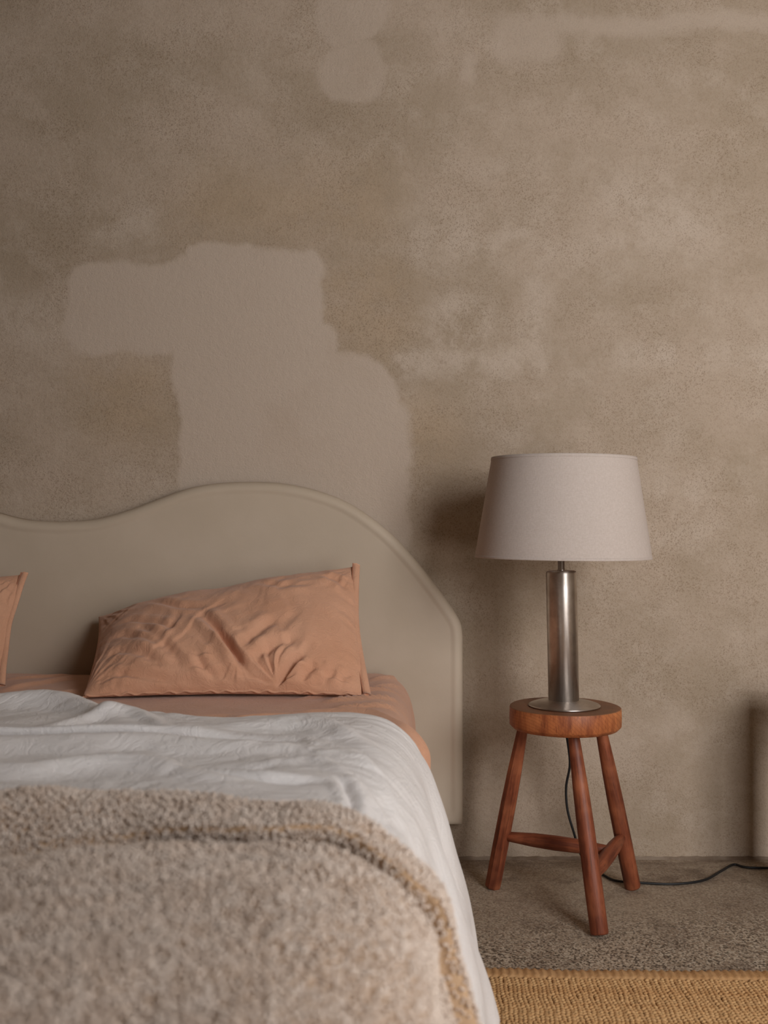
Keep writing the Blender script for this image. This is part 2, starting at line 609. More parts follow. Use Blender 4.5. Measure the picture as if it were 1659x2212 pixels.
struct('wall_front', [(RX0 - .1, w['x0'], RY0 - .1, RY0, 0, RH), (w['x1'], RX1 + .1, RY0 - .1, RY0, 0, RH),
                      (w['x0'], w['x1'], RY0 - .1, RY0, 0, w['z0']), (w['x0'], w['x1'], RY0 - .1, RY0, w['z1'], RH)], M['plaster_plain'])
win = empty('window_1', ((w['x0'] + w['x1']) / 2, RY0 - .05, w['z0']))
win['kind'] = 'structure'
hw = (w['x1'] - w['x0']) / 2; hh = w['z1'] - w['z0']
bm = bmesh.new()
for b in [(-hw, -hw + .05, -.03, .03, 0, hh), (hw - .05, hw, -.03, .03, 0, hh), (-hw, hw, -.03, .03, 0, .05),
          (-hw, hw, -.03, .03, hh - .05, hh), (-.025, .025, -.03, .03, 0, hh)]:
    box(bm, *b)
bm_obj('window_frame', bm, M['frame_white'], win, False)
for sx in (-1, 1):
    bm = bmesh.new()
    a, b_ = sorted((sx * .025, sx * (hw - .05)))
    box(bm, a, b_, -.004, .004, .05, hh - .05)
    bm_obj('pane', bm, M['pane'], win, False)

# ------------------------------------------------------------------ bed
XC = -0.865                       # middle line of the bed
HB_F = 2.722                      # front of the headboard

hb_px = [(125, 1127), (200, 1122), (270, 1104), (335, 1080), (395, 1058), (450, 1046), (520, 1041), (600, 1043),
         (680, 1058), (760, 1090), (840, 1148), (900, 1212), (950, 1276), (982, 1322), (996, 1348), (1000, 1375)]
top = catmull([P(px, py, HB_F + 0.01) for px, py in hb_px], 8)
right = [(p[0], p[2]) for p in top]
BOT = P(0, 1785, HB_F)[2]
right += [(right[-1][0], right[-1][1] - k * (right[-1][1] - BOT) / 12) for k in range(1, 13)]
xc = right[0][0]
outline = right + [(2 * xc - x, z) for x, z in reversed(right)][:-1]      # clockwise seen from the room
bed = empty('bed', (XC, 1.75, 0))
tag(bed, 'wide bed with a clay beige wave-topped headboard against the plaster wall', 'bed')


def headboard():
    o = np.array(outline)
    n = len(o)
    nxt = np.roll(o, -1, 0); prv = np.roll(o, 1, 0)
    e1 = o - prv; e2 = nxt - o
    n1 = np.stack([-e1[:, 1], e1[:, 0]], 1); n2 = np.stack([-e2[:, 1], e2[:, 0]], 1)
    n1 /= np.linalg.norm(n1, axis=1)[:, None] + 1e-9; n2 /= np.linalg.norm(n2, axis=1)[:, None] + 1e-9
    nn = n1 + n2; nn /= np.linalg.norm(nn, axis=1)[:, None] + 1e-9
    cosb = np.clip((nn * n1).sum(1), 0.5, 1)
    nn = nn / cosb[:, None]
    c = o.mean(0)
    if ((o - c) * nn).sum() < 0: nn = -nn           # outward
    back = RY1 - 0.004
    # (inset, y): rounded lip, then a shallow step to the flat face
    prof = [(0.012, back), (0.0, back - 0.006), (0.0, HB_F + 0.018), (0.004, HB_F + 0.008), (0.011, HB_F + 0.002),
            (0.019, HB_F), (0.025, HB_F + 0.0006), (0.029, HB_F + 0.0022), (0.034, HB_F + 0.0026)]
    vs, fs = [], []
    for ins, y in prof:
        for k in range(n):
            q = o[k] - nn[k] * ins
            vs.append((q[0] - XC, y - 1.75, q[1]))
    for i in range(len(prof) - 1):
        for k in range(n):
            k2 = (k + 1) % n
            fs.append((i * n + k, i * n + k2, (i + 1) * n + k2, (i + 1) * n + k))
    L = len(prof) - 1
    fs.append(tuple(L * n + k for k in range(n)))
    fs.append(tuple(range(n - 1, -1, -1)))
    me = mesh('headboard', vs, fs)
    bm = bmesh.new(); bm.from_mesh(me)
    bmesh.ops.recalc_face_normals(bm, faces=bm.faces[:])
    bm.to_mesh(me); bm.free()
    ob = link('headboard', me, M['headboard'], bed)
    ob.data.polygons[len(fs) - 2].use_smooth = False
    return ob


headboard()
def skew(V):
    """the mattress stands a little askew to the wall"""
    return -0.034 * (2.70 - V)


# mattress and base under the bedding
bm = bmesh.new(); box(bm, -0.915, 0.915, -1.17, 0.955, 0.27, 0.497)
bmesh.ops.bevel(bm, geom=bm.edges[:], offset=0.05, segments=4, affect='EDGES')
for v in bm.verts: v.co.x += skew(v.co.y + 1.75)
bm_obj('mattress', bm, M['mattress'], bed)
bm = bmesh.new(); box(bm, -0.88, 0.88, -1.15, 0.955, 0.10, 0.265)
bmesh.ops.bevel(bm, geom=bm.edges[:], offset=0.01, segments=2, affect='EDGES')
for v in bm.verts: v.co.x += skew(v.co.y + 1.75)
bm_obj('base', bm, M['headboard'], bed, False)
for sx in (-0.8, 0.8):
    for sy in (-1.07, 0.85):
        bm = bmesh.new(); box(bm, sx - .03, sx + .03, sy - .03, sy + .03, 0, 0.102)
        bm_obj('leg', bm, M['dark_wood'], bed, False)


def profile(right_pts, step=0.006):
    """side-to-side section, mirrored about XC; returns X, Z, normal and across coordinate u (= X on the flat top)"""
    r = catmull([(x, z) for x, z in right_pts], 10)
    seg = np.r_[0, np.cumsum(np.linalg.norm(np.diff(r, axis=0), axis=1))]
    n = int(seg[-1] / step)
    s = np.linspace(0, seg[-1], n)
    X = np.interp(s, seg, r[:, 0]); Z = np.interp(s, seg, r[:, 1])
    u = X[0] + s
    x_start = X[0]
    nf = int((x_start - XC) * 2 / step)
    Xf = np.linspace(2 * XC - x_start, x_start, nf + 1)[1:-1]
    Xa = np.r_[(2 * XC - X)[::-1], Xf, X]
    Za = np.r_[Z[::-1], np.full(len(Xf), Z[0]), Z]
    ua = np.r_[(2 * XC - u)[::-1], Xf, u]
    tx = np.gradient(Xa); tz = np.gradient(Za)
    L = np.hypot(tx, tz)
    return Xa, Za, -tz / L, tx / L, ua


# fitted sheet ---------------------------------------------------------------
def fitted_sheet():
    Xa, Za, NX, NZ, ua = profile([(-0.12, .511), (-0.04, .511), (0.01, .508), (0.045, .492), (0.066, .462), (0.075, .42),
                                  (0.079, .36), (0.08, .28), (0.076, .22)])
    ys = np.r_[np.linspace(HB_F - 0.004, 2.60, 26), np.linspace(2.595, 0.575, 210)]
    U, V = np.meshgrid(ua, ys, indexing='ij')
    X0 = np.repeat(Xa[:, None], len(ys), 1); Z0 = np.repeat(Za[:, None], len(ys), 1)
    nx = np.repeat(NX[:, None], len(ys), 1); nz = np.repeat(NZ[:, None], len(ys), 1)
    h = 0.003 * fbm(U * 5, V * 6, 3, 3)
    # tension folds pulled towards the corner
    for (a, b, A, wd) in [((640, 1512), (885, 1480), .0055, .011), ((700, 1520), (890, 1500), .006, .010), ((720, 1536), (892, 1520), .006, .012),
                          ((800, 1470), (870, 1455), .004, .010), ((760, 1500), (880, 1465), .004, .009),
                          ((0, 1495), (190, 1462), .006, .02), ((0, 1470), (170, 1456), .004, .012), ((20, 1512), (200, 1490), .005, .02)]:
        h = h + ridge(U, V, [bedxy(*a, .511), bedxy(*b, .511)], A * 1.7, wd, wd * 0.6)
    # puckers of the elastic side
    side = smooth01((U - 0.05) / 0.12)
    h = h + side * 0.004 * fbm(V * 16 + U * 2, U * 2, 11, 2)
    # mattress end rounds off towards the headboard; plan corner too
    end = np.clip((V - (HB_F - 0.05)) / 0.046, 0, 1)
    X = X0 + nx * h; Z = Z0 + nz * h - 0.022 * end ** 2.2 * (nz > 0.3)
    right_in = np.clip((X0 - XC) / 0.93, -1, 1)
    corner = np.clip((V - 2.60) / 0.125, 0, 1)
    X = X - np.sign(right_in) * 0.035 * corner ** 2.2 * smooth01((np.abs(right_in) - 0.86) / 0.14)
    X = X + skew(V)
    o = link('fitted_sheet', grid_mesh('fitted_sheet', X, V, Z), M['peach'])
    tag(o, 'peach cotton fitted sheet stretched over the mattress below the pillows', 'sheet')


fitted_sheet()


# peach top sheet peeping out from under the white cover -----------------------
def top_sheet():
    Xa, Za, NX, NZ, ua = profile([(-0.12, .519), (-0.04, .519), (0.02, .517), (0.066, .503), (0.094, .468), (0.110, .42),
                                  (0.126, .36), (0.137, .30), (0.149, .24)])
    n = 90
    sv = np.linspace(0, 1, n)
    edge = np.interp(ua, [-3, -0.6, -0.38, -0.2, -0.1, -0.03, 0.015, 0.045, 0.09, 0.2, 0.6], [1.88, 1.88, 1.99, 2.035, 2.075, 2.095, 2.065, 2.005, 1.975, 1.97, 1.97])
    edge = np.convolve(np.r_[np.full(5, edge[0]), edge, np.full(5, edge[-1])], np.ones(11) / 11, 'valid')
    U = np.repeat(ua[:, None], n, 1)
    V = edge[:, None] - sv[None, :] ** 1.5 * (edge[:, None] - 1.72)
    q = edge[:, None] - V
    lip = 0.019 * np.sqrt(np.clip(1 - (1 - np.clip(q / 0.012, 0, 1)) ** 2, 0, 1)) * (1 - 0.55 * smooth01(q / 0.06)) - 0.006
    h = lip + 0.0025 * fbm(U * 9, V * 9, 21, 3)
    h = h + ridge(U, V, [bedxy(500, 1552, .53), bedxy(620, 1545, .53), bedxy(720, 1540, .53)], .012, .02, .012)
    h = h + ridge(U, V, [bedxy(730, 1540, .53), bedxy(800, 1550, .53), bedxy(878, 1572, .53)], .008, .012, .02)
    side = smooth01((U - 0.06) / 0.1)
    h = h + side * 0.008 * np.sin(V * 38 + 2 * np.sin(U * 20))
    X = Xa[:, None] + NX[:, None] * h; Z = Za[:, None] + NZ[:, None] * h
    X = X + skew(V) - 0.03 * smooth01((1.93 - V) / 0.12) * smooth01((Xa[:, None] - 0.03) / 0.05)
    o = link('top_sheet', grid_mesh('top_sheet', X, V, Z), M['peach'])
    tag(o, 'thin peach sheet edge folded out from under the white linen cover', 'sheet')


top_sheet()

DUV = [(-0.22, .541), (-0.08, .541), (-0.01, .538), (0.038, .524), (0.074, .494), (0.101, .45), (0.124, .385), (0.147, .31), (0.170, .23), (0.192, .15), (0.206, .09)]


def tuck(X, V):
    """towards the foot the cover lies closer to the mattress"""
    side = np.sign(X - XC)
    ramp = smooth01((np.abs(X - XC) - (0.70)) / 0.15)
    return -0.018 * side * ramp * smooth01((1.78 - V) / 0.40)


def long_fold(U, V, pts, w_far, w_near):
    """a fold running across the bed: crest (pixels) with its height at each point"""
    b = np.array([(*bedxy(px, py, .555), a) for px, py, a in pts])
    u0 = U[:, 0]
    k = np.ones(25) / 25
    sm = lambda e: np.convolve(np.r_[np.full(12, e[0]), e, np.full(12, e[-1])], k, 'valid')
    vc = sm(np.interp(u0, b[:, 0], b[:, 1]))[:, None]
    am = sm(np.interp(u0, b[:, 0], b[:, 2], left=b[0, 2], right=0.0))[:, None]
    d = V - vc + 0.006 * vnoise(U * 9, V * 0 + len(pts), 5)
    return 1.55 * am * np.exp(-(d / (0.85 * np.where(d > 0, w_far, w_near))) ** 2)


def duvet_h(U, V):
    h = 0.006 * fbm(U * 3, V * 4, 31, 3)
    h = h + long_fold(U, V, [(-400, 1512, .014), (0, 1514, .016), (110, 1508, .021), (200, 1518, .017), (280, 1542, .006), (360, 1560, 0)], .05, .04)
    h = h + long_fold(U, V, [(60, 1566, 0), (180, 1552, .008), (290, 1532, .015), (330, 1532, .015), (375, 1556, .005), (440, 1570, 0)], .045, .026)
    h = h + long_fold(U, V, [(-400, 1586, -.012), (0, 1583, -.016), (200, 1580, -.016), (330, 1578, -.014), (430, 1578, -.009), (560, 1585, -.004), (700, 1590, 0)], .022, .009)
    h = h + long_fold(U, V, [(-400, 1606, .014), (0, 1604, .014), (200, 1600, .015), (400, 1600, .013), (600, 1610, .008), (800, 1616, .004), (880, 1640, 0)], .018, .040)
    h = h + long_fold(U, V, [(-400, 1640, -.007), (0, 1638, -.010), (150, 1630, -.009), (300, 1628, -.007), (450, 1640, -.009), (560, 1648, -.006), (700, 1646, 0)], .016, .010)
    h = h + long_fold(U, V, [(-400, 1654, .010), (0, 1650, .013), (60, 1658, .006), (130, 1652, .010), (210, 1643, .015), (290, 1641, .013), (390, 1645, .018), (450, 1656, .013),
                             (510, 1669, .006), (600, 1680, 0)], .016, .030)
    h = h + long_fold(U, V, [(500, 1650, 0), (560, 1658, -.009), (620, 1666, -.014), (668, 1672, -.010), (740, 1678, 0)], .010, .014)
    h = h + long_fold(U, V, [(420, 1574, .006), (520, 1562, .012), (640, 1558, .012), (740, 1562, .011), (820, 1580, .008), (870, 1610, 0)], .04, .05)
    h = h + long_fold(U, V, [(640, 1640, 0), (720, 1636, .007), (800, 1634, .007), (860, 1660, .005), (900, 1700, 0)], .014, .035)
    h = h + long_fold(U, V, [(600, 1606, 0), (700, 1600, .005), (780, 1602, .006), (850, 1622, .005), (890, 1650, 0)], .012, .03)
    C = [([(806, 1672), (835, 1680), (862, 1700), (880, 1730)], .008, .007)]
    for pts, A, wd in C:
        h = h + crease(U, V, [bedxy(px, py, .55) for px, py in pts], A, wd)
    # hanging side: slack vertical waves
    side = smooth01((U - 0.03) / 0.25)
    h = h + side * (0.010 * np.sin(V * 19 + 1.0 + 1.5 * np.sin(U * 6)) + 0.004 * np.sin(V * 47 + U * 9))
    h = h + (1 - side) * 0.0022 * fbm(U * 12 + 2 * vnoise(U * 5, V * 5, 8), V * 28, 41, 3)
    return h


def lapped_fold(U, V, pts):
    """a fold that laps over itself: crest, then a tucked-under line nearer the foot"""
    b = np.array([(*bedxy(px, py, .553), a) for px, py, a in pts])
    u0 = U[:, 0]
    k = np.ones(21) / 21
    sm = lambda e: np.convolve(np.r_[np.full(10, e[0]), e, np.full(10, e[-1])], k, 'valid')
    vc = sm(np.interp(u0, b[:, 0], b[:, 1]))[:, None]
    am = sm(np.interp(u0, b[:, 0], b[:, 2], left=b[0, 2], right=0.0))[:, None]
    d = V - vc + 0.004 * vnoise(U * 11, V * 0 + len(pts), 15)
    b1 = np.exp(-((d - 0.022) / 0.017) ** 2); b2 = np.exp(-(d / 0.011) ** 2)
    return am * (1.0 * b1 - 0.9 * b2), am * (-0.9 * b1 + 1.7 * b2)


def duvet_edge(ua):
    e = np.interp(ua, [-3, -2.0, -0.95, -0.72, -0.62, -0.55, -0.47, -0.40, -0.36, -0.30, -0.20, -0.05, 0.02, 0.09, 0.2, 0.5],
                  [2.02, 2.02, 2.01, 2.06, 2.05, 2.02, 1.99, 1.98, 1.95, 1.945, 1.96, 1.955, 1.945, 1.925, 1.92, 1.92])
    k = np.ones(9) / 9
    return np.convolve(np.r_[np.full(4, e[0]), e, np.full(4, e[-1])], k, 'valid')


def duvet():
    Xa, Za, NX, NZ, ua = profile(DUV, 0.005)
    n = 400
    sv = np.linspace(0, 1, n)
    edge = duvet_edge(ua)
    U = np.repeat(ua[:, None], n, 1)
    V = edge[:, None] - sv[None, :] ** 1.25 * (edge[:, None] - 0.56)
    q = edge[:, None] - V
    lip = 0.026 * (np.sqrt(np.clip(1 - (1 - np.clip(q / 0.028, 0, 1)) ** 2, 0, 1)) - 1) * (1 - 0.6 * smooth01((U - 0.0) / 0.1))
    h = duvet_h(U, V) + lip
    dY = 0
    for pts in ([(-400, 1586, .012), (0, 1582, .013), (200, 1580, .014), (330, 1579, .013), (430, 1580, .009), (560, 1586, .005), (700, 1592, 0)],
                [(60, 1652, 0), (130, 1650, .008), (210, 1642, .010), (300, 1640, .006), (380, 1640, 0)],
                [(420, 1650, 0), (500, 1660, .008), (580, 1668, .013), (660, 1674, .012), (730, 1678, 0)]):
        a_, b_ = lapped_fold(U, V, pts)
        h = h + a_; dY = dY + b_
    h = np.maximum(h, -0.014 + 0.25 * np.minimum(h + 0.014, 0))
    # hem at the bottom of the hanging side turns in slightly
    X = Xa[:, None] + NX[:, None] * h
    Z = Za[:, None] + NZ[:, None] * h
    sgn = np.sign(Xa[:, None] - XC)
    drop = smooth01((0.52 - Za[:, None]) / 0.25)
    X = X + tuck(Xa[:, None] + 0 * V, V) + skew(V)
    Y = V + drop * 0.01 * np.sin(U * 17) + dY
    o = link('duvet_cover', grid_mesh('duvet_cover', X, Y, Z), M['linen'])
    tag(o, 'rumpled white linen cover spread across the middle of the bed', 'bed cover')
    so = o.modifiers.new('thickness', 'SOLIDIFY'); so.thickness = 0.004; so.offset = -1


duvet()

# cream curly throw ------------------------------------------------------------
THR = [(-0.22, .553), (-0.12, .553), (-0.06, .547), (-0.018, .531), (0.014, .503), (0.036, .46), (0.060, .39), (0.084, .31), (0.107, .23), (0.122, .17)]


def throw_edge(ua):
    pts = [(0, 1690), (200, 1690), (400, 1695), (480, 1706), (600, 1714), (700, 1708), (780, 1718), (830, 1738)]
    b = np.array([bedxy(px, py + 4, .600) for px, py in pts])
    xs = np.r_[-3.0, -1.2, b[:, 0], 0.06, 0.12, 0.2, 0.3, 0.4, 0.5]
    ys = np.r_[1.20, 1.20, b[:, 1], 1.17, 1.165, 1.15, 1.13, 1.11, 1.09]
    e = np.interp(ua, xs, ys)
    k = np.ones(11) / 11
    return np.convolve(np.r_[np.full(5, e[0]), e, np.full(5, e[-1])], k, 'valid')


def throw():
    Xa, Za, NX, NZ, ua = profile(THR, 0.005)
    n = 320
    sv = np.linspace(0, 1, n)
    edge = throw_edge(ua)
    U = np.repeat(ua[:, None], n, 1)
    V = edge[:, None] - sv[None, :] ** 1.3 * (edge[:, None] - 0.54)
    q = edge[:, None] - V
    side = smooth01((U + 0.02) / 0.14)
    # border roll, groove, then the raised inner layer
    groove = np.interp(ua, [-3, -1.0, -0.6, -0.3, -0.08, 0.0, 0.06, 0.12, 0.2, 0.35, 0.6],
                       [.20, .20, .185, .16, .14, .13, .11, .095, .085, .08, .08])[:, None]
    lip = 0.030 * (np.sqrt(np.clip(1 - (1 - np.clip(q / 0.03, 0, 1)) ** 2, 0, 1)) - 1)
    sharp = smooth01((ua + 0.42) / 0.28)[:, None]        # the fold is pinched on the right, soft on the left
    t = (q - groove)
    soft_roll = 0.028 * np.exp(-((q - groove * 0.42) / (groove * 0.40)) ** 2)
    hard_roll = 0.028 * smooth01(q / 0.05) * (1 - smooth01((t + 0.024) / 0.022))
    roll = (soft_roll * (1 - sharp) + hard_roll * sharp) * (1 - 0.25 * side)
    panel = (0.024 + 0.006 * sharp) * (1 - 1.15 * side) * smooth01((t + 0.03 - 0.036 * sharp) / (0.14 - 0.095 * sharp))
    h = 0.020 - 0.008 * side + lip * (1 - 0.5 * side) + roll + panel
    h = h - 0.014 * (1 - sharp) * np.exp(-(t / 0.07) ** 2)
    h = h + 0.007 * fbm(U * 3.2, V * 3.6, 61, 3) * (1 - 0.5 * side) + 0.0025 * fbm(U * 16, V * 16, 71, 2)
    h = h + 0.012 * np.exp(-((U + 0.62) / 0.25) ** 2) * np.exp(-((q - .06) / .05) ** 2)
    # on the right the roll overhangs the inner layer and leaves a dark gap
    b1 = np.exp(-((t + 0.028) / 0.014) ** 2); b2 = np.exp(-((t + 0.000) / 0.014) ** 2)
    cave = sharp * (1 - 0.7 * side)
    h = h - 0.020 * cave * b2
    Yt = V + cave * (-0.014 * b1 + 0.046 * b2)
    h = np.maximum(h, 0.002)
    X = Xa[:, None] + NX[:, None] * h
    Z = Za[:, None] + NZ[:, None] * h
    sgn = np.sign(Xa[:, None] - XC)
    rt_ = smooth01(0.5 + (Xa[:, None] - XC) / 0.8)
    X = X + skew(V) + 0.051 * rt_ - 0.062 * (1 - rt_)
    me = grid_mesh('throw_blanket', X, Yt, Z)
    o = link('throw_blanket', me, M['fleece'])
    tag(o, 'thick cream curly fleece throw folded over the foot of the bed', 'blanket')
    # pile of wool curls: nobody could count them
    rg = np.random.default_rng(12)
    Pg = np.stack([X, Yt, Z], -1)
    e1 = Pg[1:, :-1] - Pg[:-1, :-1]; e2 = Pg[:-1, 1:] - Pg[:-1, :-1]
    nr = np.cross(e1, e2); area = np.linalg.norm(nr, axis=-1)
    nr = nr / (area[..., None] + 1e-12)
    nr = -nr                                              # outwards
    # curls sit side by side on a jittered lattice
    us = ua; vs_ = q
    def lattice(step, want):
        gu = np.arange(us[0], us[-1] - step, step)
        L = q[0].max() + 0.12
        gv = np.arange(0.0, 1.0, step)
        A, B = np.meshgrid(gu, gv, indexing='ij')
        A = A + (np.arange(A.shape[1]) % 2)[None, :] * step * 0.5
        A = A + rg.normal(size=A.shape) * step * 0.22; B = B + rg.normal(size=B.shape) * step * 0.22
        A = A.ravel(); B = B.ravel()
        fi = np.clip(np.interp(A, us, np.arange(len(us))), 0, len(us) - 1.001)
        i0 = fi.astype(int)
        # rows are spaced by arc length along the throw
        k = (B >= 0) & (B < arc[i0, -1])
        A, B, fi, i0 = A[k], B[k], fi[k], i0[k]
        fj = np.empty(len(B))
        order = np.argsort(i0, kind='stable')
        io = i0[order]; st = np.searchsorted(io, np.arange(len(us))); en = np.r_[st[1:], len(io)]
        for ii in range(len(us)):
            if en[ii] > st[ii]:
                sel = order[st[ii]:en[ii]]
                fj[sel] = np.interp(B[sel], arc[ii], np.arange(arc.shape[1]))
        fj = np.clip(fj, 0, arc.shape[1] - 1.001); j0 = fj.astype(int)
        a_ = (fi - i0)[:, None]; b_ = (fj - j0)[:, None]
        p_ = (Pg[i0, j0] * (1 - a_) + Pg[i0 + 1, j0] * a_) * (1 - b_) + (Pg[i0, j0 + 1] * (1 - a_) + Pg[i0 + 1, j0 + 1] * a_) * b_
        near = (p_[:, 0] > -0.40 * p_[:, 1] - 0.10) & (p_[:, 1] > 0.545)
        tt = t[i0, j0]; sd = side[i0, j0]
        thin = 1 - 0.78 * sd * np.exp(-((tt + 0.012) / 0.022) ** 2)   # rubbed thin in the bend of the hanging fold
        k = (near == want) & (rg.random(len(tt)) < thin)
        return p_[k], nr[np.minimum(i0[k], nr.shape[0] - 1), np.minimum(j0[k], nr.shape[1] - 1)]
    arc = np.concatenate([np.zeros((len(us), 1)), np.cumsum(np.linalg.norm(np.diff(Pg, axis=1), axis=-1), axis=1)], axis=1)
    pn, nn_ = lattice(0.0037, True); pf, nf_ = lattice(0.0095, False)
    big = np.r_[np.ones(len(pn)), np.full(len(pf), 2.4)][:, None]
    pos = np.r_[pn, pf]; N_ = np.r_[nn_, nf_]
    m = len(pos)
    pos = pos + N_ * (0.0004 + rg.random((m, 1)) * 0.0042) * big
    an = np.arange(6) * math.pi / 3
    iv = np.r_[np.stack([np.cos(an), np.sin(an), 0 * an], -1), [(0, 0, .95), (0, 0, -.95)]]
    it = np.array([(k, (k + 1) % 6, 6) for k in range(6)] + [((k + 1) % 6, k, 7) for k in range(6)])
    # random rotation, slightly long curls
    qx = rg.normal(size=(m, 4)); qx /= np.linalg.norm(qx, axis=1)[:, None]
    a, b, c, d = qx.T
    R = np.stack([np.stack([1 - 2 * (c * c + d * d), 2 * (b * c - a * d), 2 * (b * d + a * c)], -1),
                  np.stack([2 * (b * c + a * d), 1 - 2 * (b * b + d * d), 2 * (c * d - a * b)], -1),
                  np.stack([2 * (b * d - a * c), 2 * (c * d + a * b), 1 - 2 * (b * b + c * c)], -1)], 1)
    sc = np.stack([rg.uniform(.0017, .0026, m), rg.uniform(.0017, .0026, m), rg.uniform(.0019, .0030, m)], -1) * big
    loc = iv[None] * sc[:, None, :]
    vv = np.einsum('mij,mkj->mki', R, loc) + pos[:, None, :]
    ff = (it[None] + 8 * np.arange(m)[:, None, None]).reshape(-1, 3)
    pm = bpy.data.meshes.new('pile')
    pm.vertices.add(m * 8); pm.vertices.foreach_set('co', vv.astype(np.float32).ravel())
    pm.loops.add(ff.size); pm.loops.foreach_set('vertex_index', ff.astype(np.int32).ravel())
    pm.polygons.add(len(ff)); pm.polygons.foreach_set('loop_start', np.arange(0, ff.size, 3, dtype=np.int32))
    pm.update(calc_edges=True)
    p = link('pile', pm, M['curl'], o)
    tag(p, 'cream wool curls', kind='stuff')


throw()


